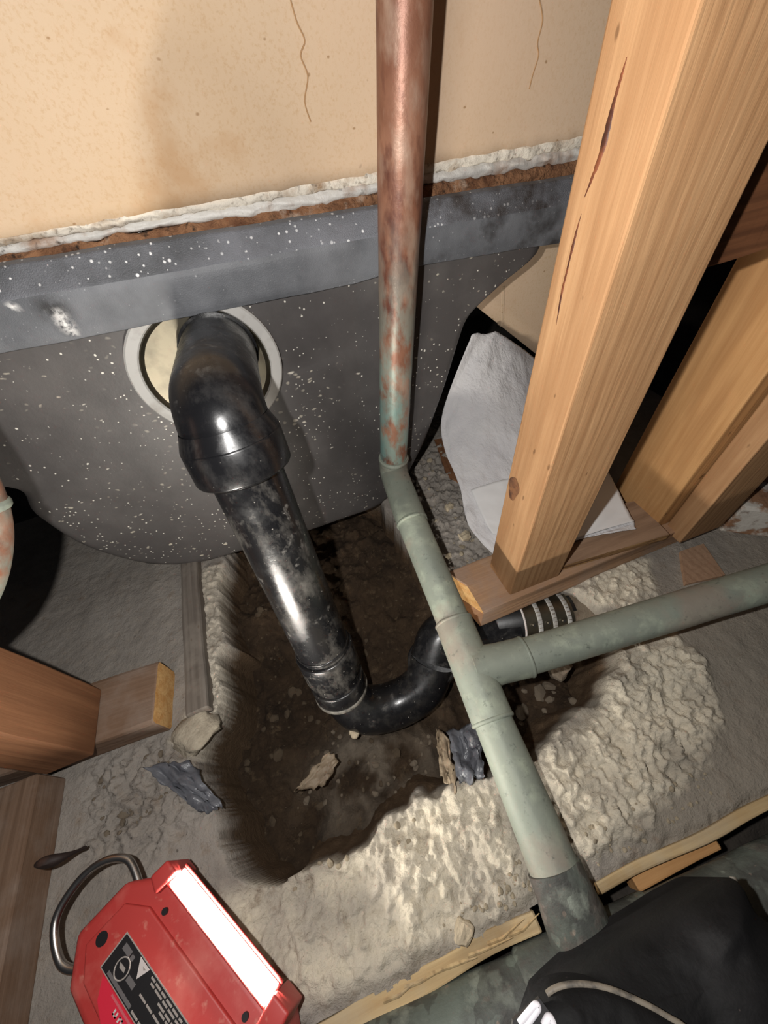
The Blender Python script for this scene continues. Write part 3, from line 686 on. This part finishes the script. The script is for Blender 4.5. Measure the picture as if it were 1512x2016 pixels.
o = ob('knot', [kn + Vector((-.0004, .0075 * math.cos(a) * (1 + .2 * math.sin(3 * a)), .014 * math.sin(a))) for a in np.linspace(0, 2 * math.pi, 20, False)] , [tuple(range(20))], M('dark_knot', rgb(72, 44, 28), [dict(k='noise', scale=90, lo=.4, hi=.6, c=rgb(120, 80, 50))], rough=.8), ms)
sp = beam('sole_plate', (.122, .1875, .019), (.46, .1905, .019), .038, .064, w_plate, (0, 0, 1), nseg=24, endmat=m_endgrain, bev=.0022, wob=.0008)
# clip the near cut end at an angle, as sawn
for v in sp.data.vertices:
    if v.co.z < .01: v.co.z += (.5 + (v.co.y / .064)) * .032
tag(sp, 'sole plate with freshly sawn end under the pale stud and towel', 'plate')
s2 = post('wall_stud', .386, .426, .172, .244, .0385, .80, w_fir2, 'orange speckled stud beyond the towel, half in shadow', lean=(.01, .0), seed=3)
s3 = post('furring_board', .404, .470, .146, .170, .028, .80, w_fir, 'grey-brown board nailed on the front of the speckled stud', 'board', lean=(.012, 0), seed=5)
s4 = post('wall_stud', .52, .56, .17, .26, .0, .80, w_brown, 'brown stud beyond the grey-brown board at the right edge', seed=9)
bk = beam('blocking', (.2405, .196, .400), (.3925, .200, .400), .095, .04, w_block, (0, 0, 1), nseg=14, wob=.0012); tag(bk, 'rough brown wood block, shadow painted in, nailed high between the two right studs', 'block')
ls = post('wall_stud', -.325, -.281, .171, .236, .0385, .42, w_brown, 'brown stud standing on the left sole plate', lean=(-.004, 0), seed=11)
lp = beam('sole_plate', (-.224, .212, .019), (-.62, .238, .019), .038, .066, w_dusty, (0, 0, 1), nseg=20, endmat=m_endgrain, bev=.004, wob=.0012); tag(lp, 'dusty sole plate end left of the hole under the brown stud', 'plate')
lb = beam('floor_board', (-.378, .176, .019), (-.378, -.22, .019), .090, .038, w_dusty, (1, 0, 0), nseg=20, bev=.002); tag(lb, 'dusty board lying behind the red lamp, brown side facing the hole', 'board')
gs = beam('embedded_strip', onz(378, 1090, .002), onz(398, 1408, .002), .024, .03, w_grey, (1, 0, 0), nseg=20, bev=.004, wob=.0015); tag(gs, 'grey weathered wood strip set in the slab left of the hole', 'board')
# form boards at the slab edge
e0, e1 = onz(640, 2000, -.001), onz(1045, 1782, -.001); d_ = Vector((0, -.0085, -.033))
f1 = beam('form_board', e0 - (e1 - e0) * .6 + d_, e1 + d_, .064, .014, w_form, (0, 0, 1), nseg=40, wob=.002, endmat=m_endgrain); tag(f1, 'splintered pale form board along the mortar edge by the lamp', 'board')
for k in range(7):
    t = .25 + .1 * k; q_ = e0.lerp(e1, t) + Vector((0, -.006 - .004 * random.random(), .0015)); dd = (e1 - e0).normalized()
    tube('splinter', [q_, q_ + dd * .012 + Vector((0, -.001, .001)), q_ + dd * random.uniform(.022, .04) + Vector((0, random.uniform(-.003, .003), .0025))], [.0014, .0011, .0003], w_form, f1, 5)
e2, e3 = onz(1172, 1740, .0), onz(1560, 1541, .0)
f2 = beam('form_board', e2 + Vector((0, -.004, -.03)), e3 + Vector((0, -.004, -.03)), .062, .008, w_form, (0, 0, 1), nseg=40, wob=.0012, endmat=m_endgrain); tag(f2, 'straight grey-tan form board edging the slab on the right', 'board')
f3 = beam('batten', onz(1240, 1735, -.022), onz(1400, 1655, -.022), .02, .012, w_fir2, (0, 0, 1), nseg=10); tag(f3, 'short yellow batten between form board and thick pipe', 'batten')
# plywood offcut under the towel
pq = [onz(1095, 1118, .050), onz(1318, 1052, .050), onz(1255, 985, .050), onz(1060, 1030, .050)]
V = [p + Vector((0, 0, -.010)) for p in pq] + pq
ply = ob('plywood_offcut', V, [(0, 1, 5, 4), (1, 2, 6, 5), (2, 3, 7, 6), (3, 0, 4, 7), (4, 5, 6, 7), (3, 2, 1, 0)], m_ply, None, False, [m_ply, m_plyedge], [1, 1, 1, 1, 0, 0])
tag(ply, 'plywood offcut with layered edge lying on the sole plate under paper', 'plywood')
# blocks at the far right
wb = beam('wood_block', onz(1425, 985, .025), onz(1530, 1010, .025) + Vector((.05, -.02, 0)), .05, .07, m_spat, (0, 0, 1), nseg=8, bev=.004, wob=.003); tag(wb, 'paint-spattered wood block at the right edge behind the branch pipe', 'block')
tq = [onz(1340, 1085, .004), onz(1385, 1070, .004), onz(1428, 1132, .004), onz(1350, 1150, .004)]
V = [p + Vector((0, 0, -.006)) for p in tq] + tq
o = ob('wood_scrap', V, [(0, 1, 5, 4), (1, 2, 6, 5), (2, 3, 7, 6), (3, 0, 4, 7), (4, 5, 6, 7), (3, 2, 1, 0)], wood('tan_scrap', rgb(170, 138, 112), rgb(146, 114, 90), rgb(130, 100, 78))); tag(o, 'flat tan wood scrap on the slab below the furring board', 'scrap')
bq = [onz(855, 865, .004), onz(890, 860, .004), onz(905, 950, .004), onz(880, 935, .004)]
V = [p + Vector((0, 0, -.006)) for p in bq] + bq
o = ob('wood_scrap', V, [(0, 1, 5, 4), (1, 2, 6, 5), (2, 3, 7, 6), (3, 0, 4, 7), (4, 5, 6, 7), (3, 2, 1, 0)], w_brown); tag(o, 'thin brown wood scrap between tub and paper towel', 'scrap')

# ------------------------------------------------------------------ paper towel and sheet
rows = [[ony(928, 662, .44), ony(985, 662, .445), ony(1060, 715, .44), ony(1140, 790, .43)],
        [onz(868, 835, .105), onz(950, 830, .115), onz(1060, 850, .105), onz(1160, 870, .10)],
        [onz(905, 962, .072), onz(985, 955, .075), onz(1080, 960, .068), onz(1196, 930, .068)],
        [onz(925, 1040, .060), onz(1000, 1050, .060), onz(1100, 1060, .056), onz(1230, 1000, .058)],
        [onz(985, 1105, .053), onz(1010, 1105, .053), onz(1100, 1070, .0535), onz(1252, 1042, .0535)]]
def crs(P, t):
    k = t * (len(P) - 1); i = min(int(k), len(P) - 2); f = k - i
    a, b, c, d = P[max(i - 1, 0)], P[i], P[i + 1], P[min(i + 2, len(P) - 1)]
    return .5 * ((2 * b) + (c - a) * f + (2 * a - 5 * b + 4 * c - d) * f * f + (3 * b - a - 3 * c + d) * f ** 3)
def towel(u, v, lift=0.0, wr=1.0):
    p = crs([crs(r, u) for r in rows], v)
    k = (1 - v)
    w = .006 * k * abs(fb(u * 3 + v * 1.5, v * 2, 0, 1.6)) + .0022 * fb(u * 2, v * 3, 4, 3) + .0016 * (1 - abs(nz(u * 5 + v * 4, v * 2, 9, 1.5))) ** 3
    return p + Vector((0, -.3, 1)) * (w * wr + lift)
tw = grid('paper_towel', lambda u, v: towel(u, v), 70, 90, m_towel, None, .0008)
tag(tw, 'crumpled white paper towel draped behind the pale stud', 'paper towel')
def sheet(u, v):
    a = Vector((.10, .52, 0)).lerp(Vector((.98, .40, 0)), u); b = Vector((.20, .78, 0)).lerp(Vector((.99, .90, 0)), u)
    q = a.lerp(b, v); return towel(q.x, q.y, .0042 + .0015 * math.sin(u * 3), .6)
shp = grid('paper_sheet', sheet, 40, 30, m_paper, None, .0005); tag(shp, 'smooth bright white sheet lying on the crumpled paper towel', 'paper')

# ------------------------------------------------------------------ red work light
A = onz(335, 1745, .052); B = onz(520, 1985, .052)
eu = (A - B); eu.z = 0; LB = eu.length; eu.normalize(); ev = Vector((-eu.y, eu.x, 0)) ; ew = Vector((0, 0, 1))
if ev.x > 0: ev = -ev
wl_ = thing('work_light', (A + B) / 2 + ev * .03 - Vector((0, 0, .05)), 'red work light with glowing bar lying on the slab', 'work light')
def L3(u, v, w): return A + eu * u + ev * v + ew * w         # u along the bar past A, v away from the bar, w above z=.052
def prism(name, outline, w0, w1, mat, parent, bev=.004):
    bm = bmesh.new(); bot = [bm.verts.new(L3(u, v, w0)) for u, v in outline]; top = [bm.verts.new(L3(u, v, w1)) for u, v in outline]; n = len(outline)
    bm.faces.new(top); bm.faces.new(list(reversed(bot)))
    for i in range(n): bm.faces.new((bot[i], bot[(i + 1) % n], top[(i + 1) % n], top[i]))
    bmesh.ops.recalc_face_normals(bm, faces=bm.faces)
    if bev: bmesh.ops.bevel(bm, geom=[e for e in bm.edges], offset=bev, segments=3, profile=.6, affect='EDGES')
    me = bpy.data.meshes.new(name); bm.to_mesh(me); bm.free()
    o = link(name, me, mat, parent, True); me.set_sharp_from_angle(angle=math.radians(40)); return o
LL = LB + .012
body = [(.010, -.001), (.034, .020), (.040, .058), (.018, .076), (-.03, .080), (-LL - .03, .080), (-LL - .03, .02), (-LL, -.001)]
prism('housing', body, -.050, -.002, m_red, wl_, .005)
panel = [(.004, .016), (.022, .026), (.027, .055), (.010, .066), (-.03, .069), (-LL - .024, .069), (-LL - .024, .016)]
prism('back_panel', panel, -.006, .0012, m_red, wl_, .0015)
prism('end_cap', [(.013, -.010), (.016, .004), (.004, .008), (.0005, -.010)], -.030, .006, m_red, wl_, .002)
prism('end_cap', [(-LB - .001, -.010), (-LB - .001, .008), (-LB - .016, .006), (-LB - .016, -.010)], -.030, .006, m_red, wl_, .002)
# lens: half-round lit bar facing away from the housing and up
def lens(u, v):
    a = math.radians(40 + 24 * v); c = L3(0, .010, -.022); r = .0290
    return c - eu * (LB * u) - ev * (r * math.cos(a)) + ew * (r * math.sin(a))
grid('light_bar', lens, 12, 12, m_lamp, wl_)
def back_baffle(u, v, lift=.0012):
    a = math.radians(37 + 31 * v); c = L3(.002, .010, -.022); r = .0290 - lift
    return c - eu * ((LB + .004) * u) - ev * (r * math.cos(a)) + ew * (r * math.sin(a))
grid('lens_back_baffle', back_baffle, 12, 12, m_red, wl_, -.004)  # backing added to block light spilling from the rear of the lens
def edge_baffle(u, v):
    p, q = back_baffle(u, -.03, .006), back_baffle(u, -.03, -.0008); return p.lerp(q, v)
grid('lens_edge_baffle', edge_baffle, 12, 3, m_red, wl_, .0012)  # edge strip added to shade the ground next to the bar
# steel hanging loop
loop = [L3(.026, .018, -.012), L3(.048, .014, -.010), L3(.064, .026, -.008), L3(.070, .046, -.008), L3(.064, .068, -.010), L3(.040, .078, -.014), L3(.022, .070, -.016)]
tube('hanging_loop', smooth_path(loop, 8), .0030, m_chrome, wl_, 16)
for (u, v, r) in ((.019, .046, .0042), (-.008, .011, .0022), (-LB + .008, .010, .0022)):
    c = L3(u, v, .0 if r > .003 else -.0015)
    tube('screw_hole', [c - ew * .004, c + ew * .0018], r, m_black, wl_, 18)
def flat(name, pts, w, mat, parent, th=.0005):
    n = len(pts); V = [L3(u, v, w) for u, v in pts] + [L3(u, v, w + th) for u, v in pts]
    Fc = [tuple(reversed(range(n))), tuple(range(n, 2 * n))] + [(i, (i + 1) % n, n + (i + 1) % n, n + i) for i in range(n)]
    o = ob(name, V, Fc, mat, parent); bm = bmesh.new(); bm.from_mesh(o.data); bmesh.ops.recalc_face_normals(bm, faces=bm.faces); bm.to_mesh(o.data); bm.free(); return o
# rating sticker: black field, pale border, mark, triangle, lines of small print; red field beside it
# pixel picks of the sticker on the panel's top
def LP(px, py, w=.0012):
    p = onz(px, py, .052 + w) - A; return (p.dot(eu), p.dot(ev))
c1, c2, c3 = LP(251, 1838), LP(201, 1904), LP(430, 2090)
su = (c3[0] - c1[0]) ; sw = (c2[0] - c1[0], c2[1] - c1[1])
def ST(s, t):                                              # s 0..1 across the sticker, t metres along it
    return (c1[0] + sw[0] * s - t, c1[1] + sw[1] * s)
Ls = .092
stk = flat('rating_sticker', [ST(-.03, -.001), ST(1.03, -.001), ST(1.03, Ls), ST(-.03, Ls)], .0012, m_pale, wl_)
flat('print', [ST(0, 0), ST(1, 0), ST(1, Ls), ST(0, Ls)], .0018, m_black, stk, .0002)
flat('print', [ST(.02, .019), ST(.42, .026), ST(.02, .030)], .0021, m_white, stk, .0002)
flat('print', [ST(.10, .0245), ST(.16, .0265), ST(.10, .028)], .0024, m_pale, stk, .0001)
cm = ST(.58, .013); ring = [(cm[0] + .0055 * math.cos(a), cm[1] + .0055 * math.sin(a)) for a in np.linspace(0, 2 * math.pi, 28)]
for i in range(27):
    if i % 27 == 26: break
tube('print', [L3(a, b, .0021) for a, b in ring], .0005, m_pale, stk, 6, False)
flat('print', [ST(.52, .009), ST(.62, .011), ST(.60, .016), ST(.50, .015)], .0021, m_pale, stk, .0002)
for (s0, s1, t0, t1) in ((.12, .30, .004, .012), (.15, .28, .013, .016), (.50, .66, .020, .028), (.86, .96, .006, .034)):
    flat('print', [ST(s0, t0), ST(s1, t0), ST(s1, t1), ST(s0, t1)], .0021, M('grey_print', rgb(96, 92, 92), rough=.7), stk, .0002)
rp = random.Random(3)
for s, t0 in ((.05, .034), (.15, .036), (.27, .048), (.36, .052), (.52, .034), (.90, .036)):
    t = t0
    while t < .084:
        ln = rp.uniform(.003, .0075)
        flat('print', [ST(s, t), ST(s + .055, t), ST(s + .055, t + ln), ST(s, t + ln)], .0021, m_pale, stk, .0002); t += ln + .0011
rs = flat('red_sticker', [ST(1.06, .004), ST(1.5, .012), ST(1.75, .026), ST(1.75, Ls), ST(1.06, Ls)], .0012, m_red2, wl_, .0004)
flat('print', [ST(1.72, .030), ST(1.90, .034), ST(1.85, .075), ST(1.62, .075), ST(1.55, .060)], .0017, m_white, rs, .0002)
t = .026
for k in range(9):
    for (a, b, c_, d) in ((1.22, 1.36, t, t + .0012), (1.22, 1.36, t + .0026, t + .0038), ((1.22, 1.26, t, t + .0038) if k % 2 else (1.32, 1.36, t, t + .0038))):
        flat('print', [ST(a, c_), ST(b, c_), ST(b, d), ST(a, d)], .0017, m_white, rs, .0002)
    t += .0056
flat('print', [ST(1.10, .018), ST(1.16, .018), ST(1.16, .09), ST(1.10, .09)], .0017, m_rline, rs, .0002)

# ------------------------------------------------------------------ black bag in the near right corner
def puff(name, outline, zbase, hgt, mat, parent, nr=14, seed=0, under=.03):
    P = smooth_path(outline + [outline[0]], 6)[:-1]; c = sum(P, Vector()) / len(P); V = []; Fc = []; n = len(P)
    for k in range(nr + 1):
        s = k / nr
        for p in P:
            q = c.lerp(p, s); h = hgt * (1 - s ** 2.6) ** .6
            q = q + Vector((0, 0, h + .006 * fb(q.x, q.y, seed, 26) * (1 - s ** 4))); V.append(q)
    for p in P: V.append(p + Vector((0, 0, -under)) + (c - p) * .06)
    for k in range(nr + 1):
        for j in range(n):
            Fc.append((k * n + j, (k + 1) * n + j, (k + 1) * n + (j + 1) % n, k * n + (j + 1) % n))
    Fc.append(tuple(range((nr + 1) * n, (nr + 2) * n)))
    o = ob(name, V, Fc, mat, parent, True); return o, P
bag = thing('tool_bag', onz(1300, 1950, .0), 'black fabric bag with pale piped pocket in the lower right corner', 'bag')
zb = .085
ol = [onz(a, b, zb) for a, b in [(1060, 1985), (1110, 1935), (1190, 1868), (1290, 1805), (1370, 1755), (1442, 1728), (1480, 1790), (1560, 1850), (1700, 1950), (1600, 2200), (1200, 2250), (1040, 2120)]]
puff('bag_body', ol, zb, .030, m_cloth, bag, 16, 2, .055)
zp = .122
pl = [onz(a, b, zp) for a, b in [(1056, 1978), (1090, 1948), (1135, 1938), (1190, 1945), (1250, 1968), (1310, 2000), (1360, 2040), (1380, 2150), (1200, 2230), (1040, 2160), (1030, 2040)]]
pk, PP = puff('front_pocket', pl, zp, .010, m_cloth, bag, 12, 6, .03)
tube('piping', [p + Vector((0, 0, .0005)) for p in PP[4:46]], .0016, m_pipe_seam, bag, 10)
lbp = [onz(a, b, .128) for a, b in [(1010, 2010), (1062, 1965), (1110, 2030), (1060, 2100), (1000, 2090)]]
lab = ob('label_patch', lbp + [p - Vector((0, 0, .004)) for p in lbp], [(4, 3, 2, 1, 0), (5, 6, 7, 8, 9)] + [(i, (i + 1) % 5, 5 + (i + 1) % 5, 5 + i) for i in range(5)], m_black, bag)
m_letter = M('white_letter', rgb(226, 224, 230), rough=.6)
tube('letter', smooth_path([onz(a, b, .1285) for a, b in [(1022, 2016), (1040, 1994), (1054, 1979), (1060, 1984), (1050, 2000), (1034, 2022)]], 5), .0016, m_letter, lab, 8, True)
tube('letter', smooth_path([onz(a, b, .1285) for a, b in [(1072, 2022), (1080, 2006), (1086, 2010), (1092, 2024)]], 5), .0022, m_letter, lab, 8, True)
tube('strap_edge', smooth_path([onz(a, b, .085) for a, b in [(1442, 1726), (1462, 1775), (1500, 1830), (1560, 1880)]], 6), .002, m_pipe_seam, bag, 8)

# ------------------------------------------------------------------ torn plastic, scraps
def crumple(name, px, z, mat, label, cat, amp=.006, n=18, seed=0, tilt=(0, 0)):
    a, b, c, d = [onz(p[0], p[1], p[2] if len(p) > 2 else z) for p in px]
    def f(u, v):
        p = a.lerp(b, u).lerp(d.lerp(c, u), v); e = 1 + .0
        return p + Vector((.5 * amp * fb(u * 2, v * 2, seed + 5, 2), .5 * amp * fb(u * 2, v * 2, seed + 9, 2), amp * fb(u, v, seed, 3)))
    o = grid(name, f, n, n, mat, None, .0006); return tag(o, label, cat)
crumple('plastic_film', [(880, 1440, -.03), (945, 1420, -.01), (955, 1530, .002), (905, 1545, .0)], 0, m_film, 'torn grey plastic film poking up beside the green pipe', 'plastic', .009, 20, 1)
crumple('plastic_film', [(858, 1430, -.045), (885, 1455, -.03), (900, 1560, .0), (868, 1530, -.02)], 0, m_filmw, 'torn tan plastic film scrap left of the grey film', 'plastic', .008, 16, 4)
crumple('plastic_film', [(280, 1512, .012), (372, 1495, .010), (440, 1590, .000), (395, 1600, .006)], 0, m_film, 'grey film folded over the left hole edge below the mortar lump', 'plastic', .007, 20, 7)
crumple('paper_scrap', [(575, 1560, -.05), (650, 1478, -.045), (668, 1500, -.05), (640, 1545, -.055)], 0, m_filmw, 'pale leaf-shaped paper scrap on the soil before the trap', 'scrap', .006, 14, 11)
sb = [onz(75, 1712, .012), onz(95, 1690, .02), onz(125, 1688, .024), onz(168, 1668, .016)]
o = tube('dark_scrap', smooth_path([onz(76, 1702, .045), onz(92, 1698, .046), onz(118, 1690, .044), onz(145, 1678, .036), onz(168, 1668, .026)], 5), [.002] + [.0045 + .003 * math.sin(k * .3) for k in range(19)] + [.0015], m_dark, None, 12, True, .0012, .6)
tag(o, 'small dark twisted scrap above the steel loop', 'scrap')

# ------------------------------------------------------------------ stones and rubble
protos = []
for s in range(6):
    bm = bmesh.new(); bmesh.ops.create_icosphere(bm, subdivisions=2, radius=1)
    for v in bm.verts:
        v.co = v.co * (1 + .35 * mnoise.noise(v.co * 1.3 + Vector((s * 9, 0, 0)))); v.co.z *= .65; v.co.y *= .6 + .1 * s
    me = bpy.data.meshes.new('stone'); bm.to_mesh(me); bm.free(); protos.append(me)
def stone(p, r, mat, parent, k):
    key = (k % 6, mat.name)
    if key not in stone.cache:
        me = protos[k % 6].copy(); me.materials.append(mat); me.polygons.foreach_set('use_smooth', [False] * len(me.polygons)); stone.cache[key] = me
    o = bpy.data.objects.new('stone', stone.cache[key]); COL.objects.link(o)
    o.location = p; o.scale = (r, r, r * random.uniform(.6, 1)); o.rotation_euler = (random.uniform(-.5, .5), random.uniform(-.5, .5), random.uniform(0, 6.3))
    o.parent = parent; return o
stone.cache = {}
def ground_at(fn, p):
    z, _ = fn(np.array([[p.x]]), np.array([[p.y]])); return float(z[0, 0])
k = 0
spec = [(soil, soil_z, [(440, 1120), (640, 1050), (860, 1560), (470, 1690)], m_stone3, 60, .0025, .007, -.085),
        (soil, soil_z, [(640, 1430), (860, 1420), (860, 1560), (560, 1600)], m_stone, 34, .002, .006, -.06),
        (soil, soil_z, [(1030, 1330), (1220, 1280), (1180, 1380), (1040, 1470)], m_stone, 26, .003, .010, -.06),
        (floor, slab_z, [(815, 920), (870, 880), (975, 1110), (880, 1130)], m_stone2, 34, .0015, .005, 0),
        (floor, slab_z, [(180, 1540), (330, 1470), (390, 1560), (200, 1680)], m_stone, 30, .0015, .0045, 0),
        (floor, slab_z, [(850, 1820), (1040, 1680), (1045, 1765), (900, 1850)], m_stone2, 40, .0008, .0026, 0),
        (floor, slab_z, [(1120, 1650), (1400, 1500), (1420, 1560), (1180, 1710)], m_stone2, 46, .0008, .0024, 0),
        (floor, slab_z, [(520, 1735), (820, 1600), (840, 1640), (560, 1780)], m_stone2, 14, .002, .005, 0)]
for par, fn, quad, mt, n, r0, r1, z0 in spec:
    for i in range(n):
        u, v = random.random(), random.random()
        q = [Vector((a, b, 0)) for a, b in quad]; pp = q[0].lerp(q[1], u).lerp(q[3].lerp(q[2], u), v)
        p = onz(pp.x, pp.y, z0); r = r0 + (r1 - r0) * random.random() ** 2; p.z = ground_at(fn, p) + r * .25
        if fn is slab_z and p.z < -.01: continue
        stone(p, r, mt, par, k); k += 1
m_slab2 = M('ledge_mortar', rgb(172, 162, 144), [dict(k='noise', scale=60, detail=6, lo=.4, hi=.7, c=rgb(140, 130, 114))], rough=.95, bumps=[dict(k='noise', scale=120, detail=7, s=.8, d=.004)])
def chunk(px, py, z, r, mat, label, seed, sq=(1, .8, .6), rot=0):
    bm = bmesh.new(); bmesh.ops.create_cube(bm, size=1.7); bmesh.ops.subdivide_edges(bm, edges=bm.edges, cuts=4, use_grid_fill=True)
    for v in bm.verts:
        v.co = v.co.lerp(v.co.normalized() * 1.05, .55); v.co = v.co * (1 + .38 * mnoise.noise(v.co * 1.1 + Vector((seed * 5, 0, 0))) + .07 * mnoise.noise(v.co * 4)); v.co = Vector((v.co.x * sq[0], v.co.y * sq[1], v.co.z * sq[2])) * r
    me = bpy.data.meshes.new('mortar_chunk'); bm.to_mesh(me); bm.free()
    o = link('mortar_chunk', me, mat, None, r > .015); p = onz(px, py, z); o.location = p + Vector((0, 0, r * sq[2] * .4)); o.rotation_euler = (0, 0, rot); return tag(o, label, 'rubble')
chunk(884, 1000, 0, .0075, m_stone2, 'squarish mortar chunk on the rubble nearer the tub', 1, rot=.3)
chunk(915, 1058, 0, .0095, m_stone2, 'squarish mortar chunk at the edge of the paper towel', 2, rot=.1)
chunk(388, 1440, -.002, .021, m_slab2, 'pale mortar lump at the left rim of the hole', 3, (1.1, 1.0, .45), .5)
chunk(912, 1835, 0, .0085, m_stone2, 'small pale mortar chunk by the splintered form board', 4, rot=.7)
chunk(1100, 1320, -.045, .013, m_stone, 'grey stone under the green branch pipe', 5, (1.1, .8, .7), .4)
chunk(700, 1437, -.06, .008, m_stone2, 'white mortar crumb below the trap bend', 6, (1.2, .8, .7), .9)
